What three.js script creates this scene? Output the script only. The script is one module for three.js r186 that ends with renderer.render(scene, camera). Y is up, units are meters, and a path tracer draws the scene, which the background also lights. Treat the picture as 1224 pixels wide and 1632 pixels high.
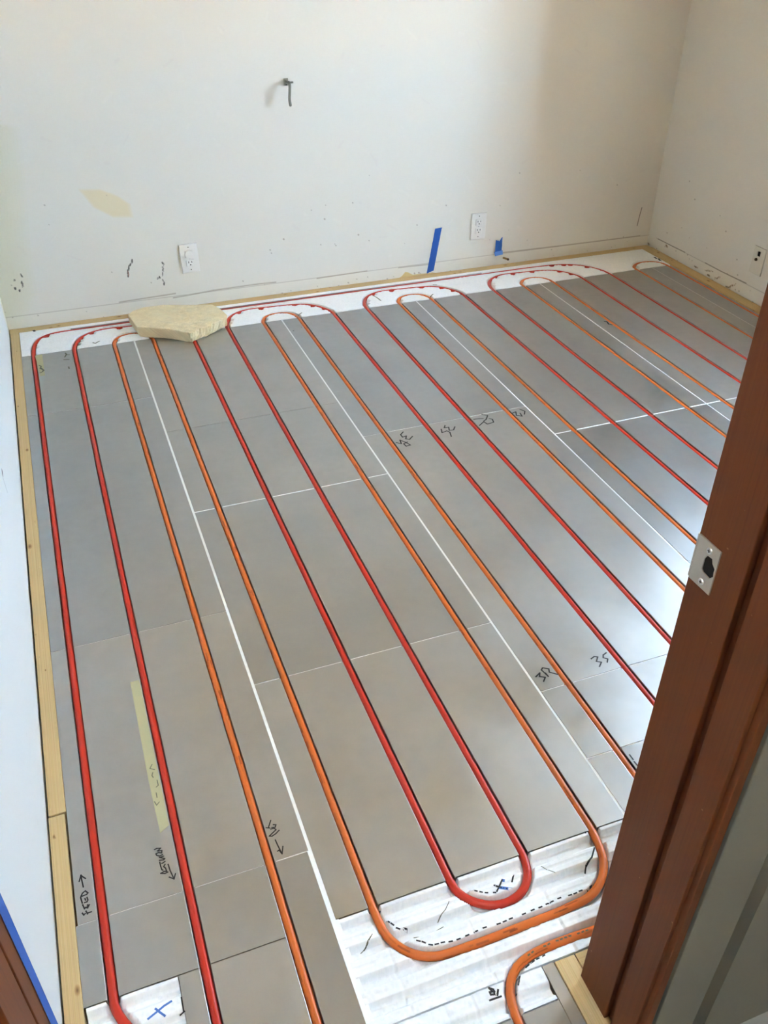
import * as THREE from 'three';
import { mergeGeometries, mergeVertices, toCreasedNormals } from 'three/addons/utils/BufferGeometryUtils.js';
import { RoundedBoxGeometry } from 'three/addons/geometries/RoundedBoxGeometry.js';
import { ImprovedNoise } from 'three/addons/math/ImprovedNoise.js';

// ---------------------------------------------------------------- camera, sky, sun, exposure
const scene = new THREE.Scene();
const camera = new THREE.PerspectiveCamera(60.305, 1224 / 1632, 0.05, 200);
camera.rotation.order = 'YXZ';
camera.rotation.set(-0.62256, -0.36542, 0.00774);
camera.position.set(0.1574, 1.5042, 0);
scene.background = new THREE.Color().setRGB(0.56, 0.76, 1.0);          // even, hazy blue-white sky seen only through the window
const sun = new THREE.DirectionalLight(new THREE.Color().setRGB(1.0, 0.80, 0.54), 8.5);   // stands behind the house: lights the yard, never the room
sun.position.set(-6, 9, -1.5); sun.target.position.set(4, 0, -2);
sun.castShadow = true; sun.shadow.mapSize.set(2048, 2048);
Object.assign(sun.shadow.camera, { left: -12, right: 12, top: 12, bottom: -12, near: 0.1, far: 40 });
scene.add(sun, sun.target);
const renderer = new THREE.WebGLRenderer({ antialias: true });
renderer.toneMapping = THREE.LinearToneMapping;
renderer.toneMappingExposure = 50;
renderer.shadowMap.enabled = true;

// ---------------------------------------------------------------- helpers
const noise = new ImprovedNoise();
const N = (x, y, z = 0) => noise.noise(x, y, z);
let seed = 7;
const rnd = () => { seed = (seed * 1664525 + 1013904223) >>> 0; return seed / 4294967296; };
const taken = new Map();
function numbered(name) { const k = taken.get(name) ?? 0; taken.set(name, k + 1); return k ? `${name}_${String(k).padStart(3, '0')}` : name; }
function tag(o, label, category, group, kind) {
  if (label) o.userData.label = label;
  if (category) o.userData.category = category;
  if (group) o.userData.group = group;
  if (kind) o.userData.kind = kind;
  return o;
}
function group(name, [x, y, z] = [0, 0, 0], parent = scene) {
  const g = new THREE.Group(); g.name = numbered(name); g.position.set(x, y, z); parent.add(g); return g;
}
const plain = (g) => { const r = g.index ? g.toNonIndexed() : g; for (const k of Object.keys(r.attributes)) if (!['position', 'normal', 'uv'].includes(k)) r.deleteAttribute(k); return r; };
function obj(name, geometries, material, parent = scene) {
  const list = [].concat(geometries);
  const m = new THREE.Mesh(list.length > 1 ? mergeGeometries(list.map(plain)) : list[0], material);
  m.name = parent === scene ? numbered(name) : name;
  if (parent !== scene) { const same = parent.children.filter((c) => c.name.replace(/_\d{3}$/, '') === name).length; if (same) m.name = `${name}_${String(same).padStart(3, '0')}`; }
  m.castShadow = m.receiveShadow = true; parent.add(m); return m;
}
// box by its limits, with uv in metres on each face
function box(x0, x1, y0, y1, z0, z1) {
  const g = new THREE.BoxGeometry(x1 - x0, y1 - y0, z1 - z0); g.translate((x0 + x1) / 2, (y0 + y1) / 2, (z0 + z1) / 2);
  return metreUV(g);
}
function rbox(x0, x1, y0, y1, z0, z1, r = 0.002, s = 2) {
  const g = new RoundedBoxGeometry(x1 - x0, y1 - y0, z1 - z0, s, r); g.translate((x0 + x1) / 2, (y0 + y1) / 2, (z0 + z1) / 2);
  return metreUV(g);
}
function metreUV(g) {
  const p = g.attributes.position, n = g.attributes.normal, uv = new Float32Array(p.count * 2);
  for (let i = 0; i < p.count; i++) {
    const ax = Math.abs(n.getX(i)), ay = Math.abs(n.getY(i)), az = Math.abs(n.getZ(i));
    const [u, v] = ax >= ay && ax >= az ? [p.getZ(i), p.getY(i)] : ay >= az ? [p.getX(i), p.getZ(i)] : [p.getX(i), p.getY(i)];
    uv[2 * i] = u; uv[2 * i + 1] = v;
  }
  g.setAttribute('uv', new THREE.BufferAttribute(uv, 2)); return g;
}
function canvasTexture(w, h, draw, srgb = true) {
  const c = document.createElement('canvas'); c.width = w; c.height = h; draw(c.getContext('2d'), w, h);
  const t = new THREE.CanvasTexture(c); if (srgb) t.colorSpace = THREE.SRGBColorSpace;
  t.wrapS = t.wrapT = THREE.RepeatWrapping; return t;
}
function dataTexture(w, h, fn, srgb) {          // fn(u, v) -> [r, g, b] 0..1
  const d = new Uint8Array(w * h * 4);
  for (let j = 0; j < h; j++) for (let i = 0; i < w; i++) { const c = fn(i / w, j / h); for (let k = 0; k < 3; k++) d[(j * w + i) * 4 + k] = Math.max(0, Math.min(255, c[k] * 255)); d[(j * w + i) * 4 + 3] = 255; }
  const t = new THREE.DataTexture(d, w, h); t.magFilter = THREE.LinearFilter; t.minFilter = THREE.LinearFilter; t.wrapS = t.wrapT = THREE.RepeatWrapping;
  if (srgb) t.colorSpace = THREE.SRGBColorSpace; t.needsUpdate = true; return t;
}
// noise that tiles over the unit square
function tileNoise(u, v, f, z = 0) {
  const a = N(u * f, v * f, z), b = N((u - 1) * f, v * f, z), c = N(u * f, (v - 1) * f, z), d = N((u - 1) * f, (v - 1) * f, z);
  return (a * (1 - u) + b * u) * (1 - v) + (c * (1 - u) + d * u) * v;
}
const std = (o) => new THREE.MeshStandardMaterial(o);
const V2 = (x, z) => new THREE.Vector2(x, z), V3 = (x, y, z) => new THREE.Vector3(x, y, z);
const PITCH = 0.1524, px = (i) => (i - 1) * PITCH;                     // the pipes lie six inches apart

// ---------------------------------------------------------------- measured marks, metres on the floor (x, z) or on a wall (across, up)
const MARK = {
  feed:[[[-0.0275,-1.044],[-0.02889,-1.059],[-0.02942,-1.07]],[[-0.03356,-1.058],[-0.02942,-1.07],[-0.02698,-1.066],[-0.02202,-1.06]],[[-0.0331,-1.026],[-0.02325,-1.027],[-0.02063,-1.029],[-0.02489,-1.035],[-0.03006,-1.032],[-0.03297,-1.027],[-0.03387,-1.024],[-0.03216,-1.012]],[[-0.02318,-1.021],[-0.02223,-1.015],[-0.02402,-1.012],[-0.02824,-1.012]],[[-0.02689,-1.02],[-0.0261,-1.016]],[[-0.03182,-1.009],[-0.0294,-0.9998],[-0.02737,-1.002],[-0.02401,-0.9995],[-0.02052,-1.005]],[[-0.02343,-1.006],[-0.02447,-1.001]],[[-0.03393,-0.9928],[-0.03167,-0.9881],[-0.02908,-0.9903]],[[-0.02748,-0.9946],[-0.02513,-0.9878]],[[-0.02375,-0.9897],[-0.01835,-0.9898]]],
  ret:[[[0.1064,-1.076],[0.111,-1.077],[0.1181,-1.075],[0.1114,-1.071],[0.1192,-1.069],[0.1181,-1.064],[0.1128,-1.067]],[[0.1121,-1.067],[0.1076,-1.066],[0.1086,-1.062],[0.113,-1.059],[0.1192,-1.06]],[[0.1205,-1.056],[0.1125,-1.056],[0.1216,-1.05],[0.1192,-1.048],[0.1115,-1.05]],[[0.1212,-1.044],[0.1169,-1.042],[0.1149,-1.042]],[[0.1116,-1.046],[0.1119,-1.036],[0.1128,-1.029],[0.1145,-1.027]],[[0.1202,-1.038],[0.1169,-1.034],[0.1196,-1.03],[0.1207,-1.022]],[[0.1207,-1.022],[0.1166,-1.024],[0.1097,-1.022],[0.1171,-1.019],[0.1226,-1.02]],[[0.1256,-1.036],[0.1269,-1.022],[0.1309,-1.002]],[[0.1231,-1.009],[0.1309,-1.002],[0.1351,-1.012]]],
  ret2:[[[0.33,-1.061],[0.3218,-1.047]],[[0.3173,-1.048],[0.3241,-1.045]],[[0.3321,-1.05],[0.337,-1.048],[0.3343,-1.043],[0.3278,-1.045]],[[0.3251,-1.042],[0.3312,-1.042],[0.3344,-1.038]],[[0.334,-1.037],[0.3185,-1.028],[0.3235,-1.026],[0.332,-1.029],[0.3396,-1.034]],[[0.3272,-1.016],[0.3285,-1.003],[0.3316,-0.9823]],[[0.3252,-0.9909],[0.3282,-0.9922],[0.3316,-0.9823],[0.3372,-0.9975]]],
  far3R:[[[1.129,-2.365],[1.114,-2.351],[1.114,-2.334],[1.129,-2.337],[1.12,-2.32],[1.13,-2.312],[1.147,-2.327]],[[1.082,-2.308],[1.095,-2.296],[1.099,-2.319],[1.11,-2.302],[1.12,-2.278],[1.104,-2.276],[1.102,-2.293],[1.118,-2.299]]],
  far35:[[[1.278,-2.356],[1.269,-2.342],[1.285,-2.341],[1.278,-2.321],[1.293,-2.319],[1.306,-2.337]],[[1.256,-2.338],[1.249,-2.315],[1.269,-2.321],[1.275,-2.31],[1.268,-2.282]]],
  far2R:[[[1.429,-2.382],[1.444,-2.368],[1.428,-2.346],[1.415,-2.338]],[[1.388,-2.361],[1.41,-2.357],[1.42,-2.354]],[[1.388,-2.316],[1.413,-2.334],[1.417,-2.315],[1.443,-2.319],[1.448,-2.339],[1.44,-2.347]]],
  far2S:[[[1.57,-2.368],[1.58,-2.351],[1.568,-2.332]],[[1.532,-2.354],[1.548,-2.358],[1.538,-2.334],[1.554,-2.323],[1.558,-2.345]]],
  near3R:[[[1.005,-1.22],[1.02,-1.228],[1.014,-1.218],[1.025,-1.211],[1.015,-1.201]],[[1.033,-1.212],[1.028,-1.235],[1.034,-1.24],[1.046,-1.232],[1.042,-1.222],[1.057,-1.209]],[[1.032,-1.223],[1.033,-1.211]]],
  near35:[[[1.157,-1.226],[1.168,-1.23],[1.175,-1.226],[1.164,-1.214],[1.174,-1.208],[1.162,-1.197]],[[1.202,-1.231],[1.191,-1.227],[1.186,-1.219],[1.194,-1.212],[1.187,-1.203]]],
  dash:[[[1.083,-0.9516],[1.083,-0.9381]],[[1.082,-0.9331],[1.083,-0.9178],[1.083,-0.9042]]],
  tapemark:[[[0.01695,-3.297],[0.02304,-3.287],[0.01868,-3.268],[0.02935,-3.252],[0.02522,-3.237],[0.01672,-3.232]],[[0.02215,-3.271],[0.03074,-3.247]]],
  backmark:[[[0.1169,-3.376],[0.121,-3.361],[0.1124,-3.339]],[[0.1082,-3.317],[0.1257,-3.312]],[[0.1173,-3.358],[0.1307,-3.354]],[[0.1198,-3.247],[0.1202,-3.231]]],
  tape2mark:[[[0.1296,-1.204],[0.1295,-1.192]],[[0.1231,-1.184],[0.1259,-1.174],[0.1319,-1.18]],[[0.1324,-1.278],[0.1268,-1.269],[0.1354,-1.263]],[[0.1309,-1.257],[0.1281,-1.25],[0.1298,-1.244]],[[0.1362,-1.235],[0.1365,-1.221],[0.1319,-1.218]]],
  squig:[[[2.26,-2.92],[2.269,-2.916],[2.262,-2.892],[2.271,-2.88]]],
  dashO:[[[0.5096,-0.7361],[0.5173,-0.7309],[0.5269,-0.7224],[0.5373,-0.7198],[0.5485,-0.7189],[0.562,-0.7155],[0.5765,-0.7144],[0.5937,-0.7153],[0.6112,-0.7166],[0.6286,-0.7175],[0.6548,-0.7149],[0.667,-0.7152],[0.6796,-0.716],[0.7056,-0.7157],[0.7237,-0.7166],[0.7395,-0.7164],[0.7546,-0.7179],[0.764,-0.7186],[0.7802,-0.7198],[0.8018,-0.7182],[0.8125,-0.7179],[0.8242,-0.719],[0.8398,-0.7176],[0.8493,-0.7221]]],
  dashR:[[[0.6376,-0.7904],[0.6442,-0.7858],[0.6524,-0.7809],[0.6607,-0.776],[0.6749,-0.7711]],[[0.7233,-0.7901],[0.7147,-0.779]],[[0.7413,-0.8245]],[[0.8962,-0.821]]],
  foamX:[[[0.6807,-0.7843],[0.6987,-0.7702]],[[0.6991,-0.7886],[0.6798,-0.7718]]],
  curves:[[[0.777,-0.7929],[0.7868,-0.7785],[0.8026,-0.7639]],[[0.8955,-0.7868],[0.8799,-0.7709],[0.8639,-0.7632],[0.8576,-0.7541]],[[0.8339,-0.7477],[0.8449,-0.7474],[0.8457,-0.7444]],[[0.5892,-0.7839],[0.5772,-0.7724],[0.5583,-0.762]],[[0.5076,-0.7512],[0.532,-0.7461],[0.5646,-0.7517]]],
  oneR:[[[0.6023,-0.6126],[0.5974,-0.6054]],[[0.5894,-0.6204],[0.5952,-0.6158],[0.5933,-0.6075],[0.5871,-0.6092],[0.5873,-0.6136],[0.5956,-0.6121]],[[0.5894,-0.6204],[0.5918,-0.6135]],[[0.582,-0.6021],[0.6088,-0.6011]]],
  dash1:[[[0.7007,-0.6368],[0.6907,-0.6358],[0.6788,-0.6338],[0.6668,-0.6303],[0.6529,-0.6261],[0.6453,-0.618],[0.6399,-0.6107],[0.6311,-0.6003]]],
  leftmarks:[[[0.4382,-0.7757],[0.4263,-0.765],[0.4103,-0.7575]],[[0.4345,-0.773],[0.4178,-0.7601]],[[0.4725,-0.7881],[0.4778,-0.7805],[0.4845,-0.7696],[0.4963,-0.7651]]],
  blueX:[[[0.08884,-0.7845],[0.07627,-0.7813],[0.06662,-0.7772],[0.04917,-0.7699]],[[0.06284,-0.7817],[0.06898,-0.7732],[0.07519,-0.7655]]],
  edgem:[[[0.1055,-0.7845],[0.1054,-0.7751],[0.1051,-0.7612]],[[0.1066,-0.7607],[0.09919,-0.7573]]],
  tapeA:[[[0.1243,-1.528],[0.1453,-1.529],[0.1467,-1.391],[0.1477,-1.279],[0.1459,-1.135],[0.1195,-1.114],[0.1201,-1.243],[0.122,-1.381]]],
  tapeB:[[[0.005811,-3.39],[0.03236,-3.393],[0.03236,-3.204],[0.01522,-3.204]]],
  blackticks:[[[2.932,-3.508],[2.931,-3.49]],[[2.939,-3.484],[2.928,-3.454]],[[2.771,-3.367],[2.776,-3.354]],[[2.895,-3.363],[2.904,-3.356]]],
  leftticks:[[[0.01277,-3.636],[0.01626,-3.627]],[[0.02704,-3.651],[0.03422,-3.65]],[[0.01471,-3.595],[0.01749,-3.588]],[[0.1097,-3.664],[0.1198,-3.663]]],
  crackA:[[[0.4542,0.2378],[0.4439,0.2165],[0.4307,0.2045],[0.4246,0.1825],[0.4248,0.1622]]],
  crackB:[[[0.5694,0.2031],[0.568,0.1737],[0.5589,0.147]],[[0.5619,0.1298],[0.5635,0.1089]],[[0.5401,0.1401],[0.5552,0.1456]]],
  crackC:[[[0.01509,0.225],[0.01517,0.2144]],[[0.01237,0.1944],[0.009569,0.1707]],[[-0.01467,0.2041],[-0.008187,0.2041]],[[-0.02208,0.1713],[-0.01773,0.1689]],[[-0.007013,0.1585],[-0.003452,0.1598]]],
  crackD:[[[2.918,0.1935],[2.912,0.1479],[2.909,0.1061]]],
  scar:[[[0.3684,0.05498],[0.6053,0.06152]],[[0.5922,0.04365],[0.657,0.04609],[0.7666,0.05393]],[[0.7666,0.05393],[0.9613,0.05663],[1.046,0.05415]],[[1.234,0.0472],[1.474,0.05197]],[[1.627,0.0476],[1.801,0.04417]],[[2.16,0.05562],[2.503,0.05274],[2.937,0.05104]]],
  stain:[[[0.2984,0.5211],[0.3726,0.5143],[0.4278,0.4875],[0.4705,0.4518],[0.4748,0.4019],[0.4026,0.4094],[0.3378,0.4527]]],
  stainL:[[[0.06448,0.7712],[0.09377,0.7584],[0.08194,0.639],[0.0597,0.4803],[0.02769,0.2637],[0.02316,0.1348],[-0.029,0.06197],[-0.0871,0.07033]]],
  dots:[[[1.279,0.3084]],[[1.092,0.2417]],[[1.433,0.2232]],[[1.708,-0.02277]],[[1.73,-0.02873]]],
  hole:[[[2.183,0.02216],[2.19,0.01821]]],
  glue:[[[1.613,-0.0105],[1.669,0.009469],[1.723,-0.003457],[1.803,-0.001428]]],
  scarR:[[[-3.603,0.05387],[-3.515,0.05503],[-3.385,0.05771]],[[-3.232,0.05859],[-3.114,0.05792],[-2.944,0.06338]]],
  marksR:[[[-3.671,0.01329],[-3.665,0.002249]],[[-3.221,0.02642],[-3.171,0.04095]],[[-3.198,0.01343],[-3.18,0.01389]],[[-3.143,0.01215],[-3.115,0.03414]],[[-3.068,0.003483],[-3.04,0.01085],[-3.006,0.03778]],[[-3.294,0.01927],[-3.279,0.01552]],[[-3.533,0.04791],[-3.525,0.0381]]],
  smearL:[[[-2.123,0.2627],[-2.11,0.2595]],[[-2.099,0.2561],[-2.103,0.2103]]],
};

// ---------------------------------------------------------------- materials
const BW = { x0: -0.09, x1: 3.01, y0: -0.05, y1: 2.45 };               // extent of the back wall's paint map
const wallBump = dataTexture(512, 512, (u, v) => { const h = 0.5 + 0.25 * tileNoise(u, v, 24) + 0.2 * tileNoise(u, v, 70, 3) + 0.1 * tileNoise(u, v, 6, 9); return [h, h, h]; });
wallBump.repeat.set(2.2, 2.2);
const PAINT = '#dfdbd1';
const backPaint = canvasTexture(2048, 1652, (c, w, h) => {
  const X = (x) => (x - BW.x0) / (BW.x1 - BW.x0) * w, Y = (y) => h - (y - BW.y0) / (BW.y1 - BW.y0) * h, S = w / (BW.x1 - BW.x0);
  c.fillStyle = PAINT; c.fillRect(0, 0, w, h);
  const poly = (pts, fill, blur = 0) => { c.save(); c.filter = blur ? `blur(${blur}px)` : 'none'; c.fillStyle = fill; c.beginPath(); pts.forEach(([x, y], i) => (i ? c.lineTo(X(x), Y(y)) : c.moveTo(X(x), Y(y)))); c.closePath(); c.fill(); c.restore(); };
  const line = (pts, style, wd) => { c.strokeStyle = style; c.lineWidth = wd * S; c.lineCap = 'round'; c.beginPath(); pts.forEach(([x, y], i) => (i ? c.lineTo(X(x), Y(y)) : c.moveTo(X(x), Y(y)))); if (pts.length === 1) c.lineTo(X(pts[0][0]) + 1, Y(pts[0][1]) + 1); c.stroke(); };
  // cream patches where an older coat shows
  for (let k = 0; k < 5; k++) { const s = 1 + (k - 2) * 0.05; poly(MARK.stain[0].map(([x, y]) => [0.39 + (x - 0.39) * s, 0.465 + (y - 0.465) * s]), 'rgba(222,204,160,0.16)'); }
  for (let k = 0; k < 7; k++) { const s = 0.012 * (k - 3); poly([[-0.09, 0.80], ...MARK.stainL[0].slice(0, 7).map(([x, y]) => [x + s, y]), [0.02 + s, -0.05], [-0.09, -0.05]], 'rgba(212,202,164,0.085)'); }
  // the band the old baseboard covered, and the scar along its top
  c.fillStyle = 'rgba(226,222,210,0.5)'; c.fillRect(0, Y(0.05), w, Y(-0.05) - Y(0.05));
  for (const s of MARK.scar) { line(s, 'rgba(132,116,98,0.6)', 0.0026); line(s.map(([x, y]) => [x, y + 0.003]), 'rgba(160,150,134,0.35)', 0.003); }
  line([[-0.09, 0.052], [1.0, 0.05], [2.0, 0.052], [3.01, 0.05]], 'rgba(150,140,126,0.4)', 0.003);
  for (const k of ['crackA', 'crackB', 'crackC']) for (const s of MARK[k]) { for (let i = 0; i + 1 < s.length; i++) for (let k = 0; k < 7; k++) { const t = k / 7, jx = (rnd() - 0.5) * 0.006, x = s[i][0] + (s[i + 1][0] - s[i][0]) * t + jx, y = s[i][1] + (s[i + 1][1] - s[i][1]) * t; if (rnd() < 0.8) line([[x, y], [x + (rnd() - 0.5) * 0.004, y - 0.006]], `rgba(74,70,64,${(0.35 + rnd() * 0.5).toFixed(2)})`, 0.0015 + rnd() * 0.004); } }
  line(MARK.crackA[0].slice(3), 'rgba(150,92,76,0.6)', 0.004);
  for (const s of MARK.crackD) line(s, 'rgba(110,102,88,0.7)', 0.005);
  for (const s of MARK.dots) line([[s[0][0], Math.max(s[0][1], 0.012)]], 'rgba(140,120,104,0.5)', 0.007);
  line([[2.17, 0.03], [2.195, 0.02]], 'rgba(128,96,40,0.9)', 0.009); line([[2.195, 0.02]], 'rgba(70,48,24,0.9)', 0.010);
  poly([[1.59, -0.02], [1.645, 0.006], [1.662, 0.024], [1.676, 0.020], [1.70, 0.006], [1.80, 0.004], [1.9, -0.02]], 'rgba(206,180,112,0.8)');
  // faint scuffs and roller marks all over
  for (let k = 0; k < 240; k++) { const x = rnd() * 3.1 - 0.09, y = rnd() * 2.4, l = 0.02 + rnd() * 0.1; line([[x, y], [x + (rnd() - 0.5) * l, y + (rnd() - 0.5) * l]], `rgba(${rnd() < 0.5 ? '255,252,244' : '190,186,176'},0.07)`, 0.004 + rnd() * 0.01); }
  for (let k = 0; k < 60; k++) { const x = rnd() * 3.1 - 0.09, y = rnd() ** 3 * 0.5; line([[x, y]], 'rgba(110,100,86,0.35)', 0.002 + rnd() * 0.004); }
});
const RW = { z0: -3.69, z1: -0.58, y0: -0.05, y1: 2.45 };
const rightPaint = canvasTexture(1536, 1235, (c, w, h) => {
  const X = (z) => (z - RW.z0) / (RW.z1 - RW.z0) * w, Y = (y) => h - (y - RW.y0) / (RW.y1 - RW.y0) * h, S = w / (RW.z1 - RW.z0);
  c.fillStyle = PAINT; c.fillRect(0, 0, w, h);
  c.fillStyle = 'rgba(226,222,208,0.5)'; c.fillRect(0, Y(0.055), w, h);
  const line = (pts, style, wd) => { c.strokeStyle = style; c.lineWidth = wd * S; c.lineCap = 'round'; c.beginPath(); pts.forEach(([z, y], i) => (i ? c.lineTo(X(z), Y(y)) : c.moveTo(X(z), Y(y)))); if (pts.length === 1) c.lineTo(X(pts[0][0]) + 1, Y(pts[0][1])); c.stroke(); };
  for (const s of MARK.scarR) line(s, 'rgba(100,94,80,0.7)', 0.0036);
  line([[-3.62, 0.054], [-2.8, 0.062]], 'rgba(130,122,106,0.4)', 0.003);
  MARK.marksR.forEach((s) => { for (let i = 0; i + 1 < s.length; i++) for (let k = 0; k < 12; k++) { const t = k / 12, z = s[i][0] + (s[i + 1][0] - s[i][0]) * t + (rnd() - 0.5) * 0.008, y = s[i][1] + (s[i + 1][1] - s[i][1]) * t + (rnd() - 0.5) * 0.006; line([[z, y], [z + (rnd() - 0.5) * 0.014, y + (rnd() - 0.5) * 0.005]], `rgba(${rnd() < 0.5 ? '126,102,66' : '104,92,70'},${(0.2 + rnd() * 0.5).toFixed(2)})`, 0.002 + rnd() * 0.004); } });
  for (let k = 0; k < 40; k++) line([[RW.z0 + rnd() * 1.2, rnd() ** 3 * 0.4]], 'rgba(110,100,86,0.4)', 0.003 + rnd() * 0.004);
});
const leftPaint = canvasTexture(1536, 1235, (c, w, h) => {
  const X = (z) => (z + 3.69) / 3.11 * w, Y = (y) => h - (y + 0.05) / 2.5 * h, S = w / 3.11;
  c.fillStyle = '#d9d9d6'; c.fillRect(0, 0, w, h);
  const line = (pts, style, wd) => { c.strokeStyle = style; c.lineWidth = wd * S; c.lineCap = 'round'; c.beginPath(); pts.forEach(([z, y], i) => (i ? c.lineTo(X(z), Y(y)) : c.moveTo(X(z), Y(y)))); c.stroke(); };
  line(MARK.smearL[0], 'rgba(50,40,40,0.9)', 0.012); line(MARK.smearL[1], 'rgba(140,138,136,0.6)', 0.006);
  c.fillStyle = 'rgba(222,214,180,0.5)'; c.fillRect(0, 0, X(-3.62), h);
  for (let k = 0; k < 30; k++) line([[-3.6 + rnd() * 3, rnd() ** 3 * 0.5], [-3.6 + rnd() * 3, rnd() ** 3 * 0.5]].map((p, i, a) => (i ? [a[0][0] + 0.01, a[0][1]] : p)), 'rgba(170,170,166,0.25)', 0.003);
});
const M = {
  backWall: std({ map: backPaint, roughness: 0.85, bumpMap: wallBump, bumpScale: 0.0006 }),
  rightWall: std({ map: rightPaint, roughness: 0.85, bumpMap: wallBump, bumpScale: 0.0006 }),
  leftWall: std({ map: leftPaint, roughness: 0.8, bumpMap: wallBump, bumpScale: 0.0004 }),
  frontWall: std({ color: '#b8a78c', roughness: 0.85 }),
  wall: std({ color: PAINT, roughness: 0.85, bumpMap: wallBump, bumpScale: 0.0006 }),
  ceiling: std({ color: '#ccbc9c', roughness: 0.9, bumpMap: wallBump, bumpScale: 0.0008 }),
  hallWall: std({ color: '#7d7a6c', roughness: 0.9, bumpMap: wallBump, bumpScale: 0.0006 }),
  subfloor: std({ color: '#9a958a', roughness: 0.9 }),
  foamSeam: std({ color: '#f2f4f4', roughness: 0.8 }),
  ink: std({ color: '#16181c', roughness: 0.6 }),
  fadedInk: std({ color: '#5f5f50', roughness: 0.7 }),
  blueInk: std({ color: '#4a74c0', roughness: 0.6 }),
  white: std({ color: '#e6e4df', roughness: 0.45 }),
  ivory: std({ color: '#d6d1c3', roughness: 0.5 }),
  slot: std({ color: '#26221e', roughness: 0.8 }),
  steel: std({ color: '#b9b2a4', metalness: 0.85, roughness: 0.42 }),
  screw: std({ color: '#c9cbcb', metalness: 0.9, roughness: 0.3 }),
  dark: std({ color: '#0e0a07', roughness: 0.9 }),
  hook: std({ color: '#8d8a7c', metalness: 0.6, roughness: 0.45 }),
  masking: std({ color: '#b4b08a', roughness: 0.8 }),
  blueTape: std({ color: '#1a57ac', roughness: 0.65 }),
  blueTapeCurl: std({ color: '#4f7fd0', roughness: 0.6 }),
  siding: std({ color: '#6b5a48', roughness: 0.9 }),
  yard: std({ color: '#b7a98e', roughness: 1 }),
};
// aluminium: clouded oxide, smears and fine rolling lines
const alRough = dataTexture(512, 512, (u, v) => { const s = 0.60 + 0.16 * tileNoise(u, v, 5) + 0.12 * tileNoise(u, v, 14, 4) + 0.07 * tileNoise(u, v, 50, 8); return [s, s, s]; });
const alTone = dataTexture(512, 512, (u, v) => { const s = 0.90 + 0.05 * tileNoise(u, v, 4, 2) + 0.05 * tileNoise(u, v, 11, 5) + 0.04 * tileNoise(u, v, 40, 7); return [s, s, s * 0.995]; }, false);
const alBump = dataTexture(512, 512, (u, v) => { const s = 0.5 + 0.35 * tileNoise(u, v, 6, 1) + 0.1 * tileNoise(u, v, 18, 2); return [s, s, s]; });
for (const t of [alRough, alTone, alBump]) t.repeat.set(0.9, 0.9);
const alloy = (c, r) => std({ color: c, metalness: 0.92, roughness: r, map: alTone, roughnessMap: alRough, bumpMap: alBump, bumpScale: 0.0012 });
const AL = [alloy('#b7b9b9', 0.66), alloy('#b3b6b8', 0.60), alloy('#bbbcbb', 0.70)];
// pipe plastic with scuffs along its length
const pipeMap = (base, dirt, n) => canvasTexture(1024, 64, (c, w, h) => {
  c.fillStyle = base; c.fillRect(0, 0, w, h);
  for (let k = 0; k < n; k++) { const l = 2 + rnd() * 22; c.fillStyle = dirt + (0.06 + rnd() * 0.4).toFixed(2) + ')'; c.fillRect(rnd() * w, rnd() * h, l, 1 + rnd() * 4); }
  for (let k = 0; k < 60; k++) { c.fillStyle = 'rgba(255,240,220,0.10)'; c.fillRect(rnd() * w, rnd() * h, 10 + rnd() * 60, 1); }
});
M.red = new THREE.MeshPhysicalMaterial({ map: pipeMap('#be2f1c', 'rgba(90,20,16,', 60), roughness: 0.38, specularIntensity: 0.8 });
M.orange = new THREE.MeshPhysicalMaterial({ map: pipeMap('#d06a2b', 'rgba(96,40,14,', 130), roughness: 0.38, specularIntensity: 0.8 });
// pine
const pineMap = canvasTexture(256, 2048, (c, w, h) => {
  c.fillStyle = '#cdb484'; c.fillRect(0, 0, w, h);
  for (let k = 0; k < 260; k++) { const x = rnd() * w, a = rnd() * 6; c.strokeStyle = `rgba(${150 + rnd() * 40 | 0},${118 + rnd() * 34 | 0},${66 + rnd() * 24 | 0},${0.05 + rnd() * 0.14})`; c.lineWidth = 0.6 + rnd() * 2; c.beginPath(); for (let y = 0; y <= h; y += 64) c.lineTo(x + Math.sin(y * 0.003 + a) * 5 + Math.sin(y * 0.011 + k) * 1.5, y); c.stroke(); }
  for (let k = 0; k < 16; k++) { const x = rnd() * w, y = rnd() * h, r = 3 + rnd() * 9; const g = c.createRadialGradient(x, y, 0, x, y, r * 1.6); g.addColorStop(0, 'rgba(84,56,28,0.8)'); g.addColorStop(0.6, 'rgba(140,100,56,0.45)'); g.addColorStop(1, 'rgba(160,120,70,0)'); c.fillStyle = g; c.fillRect(x - r * 2, y - r * 2, r * 4, r * 4); }
  for (let k = 0; k < 90; k++) { c.fillStyle = `rgba(${rnd() < 0.5 ? '240,236,226' : '110,92,66'},${0.1 + rnd() * 0.25})`; c.beginPath(); c.arc(rnd() * w, rnd() * h, 0.6 + rnd() * 2.5, 0, 7); c.fill(); }
});
pineMap.repeat.set(9, 0.55);
M.pine = std({ map: pineMap, roughness: 0.75 });
const pineAcross = pineMap.clone(); pineAcross.rotation = Math.PI / 2; pineAcross.needsUpdate = true;
M.pineAcross = std({ map: pineAcross, roughness: 0.75 });
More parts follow.
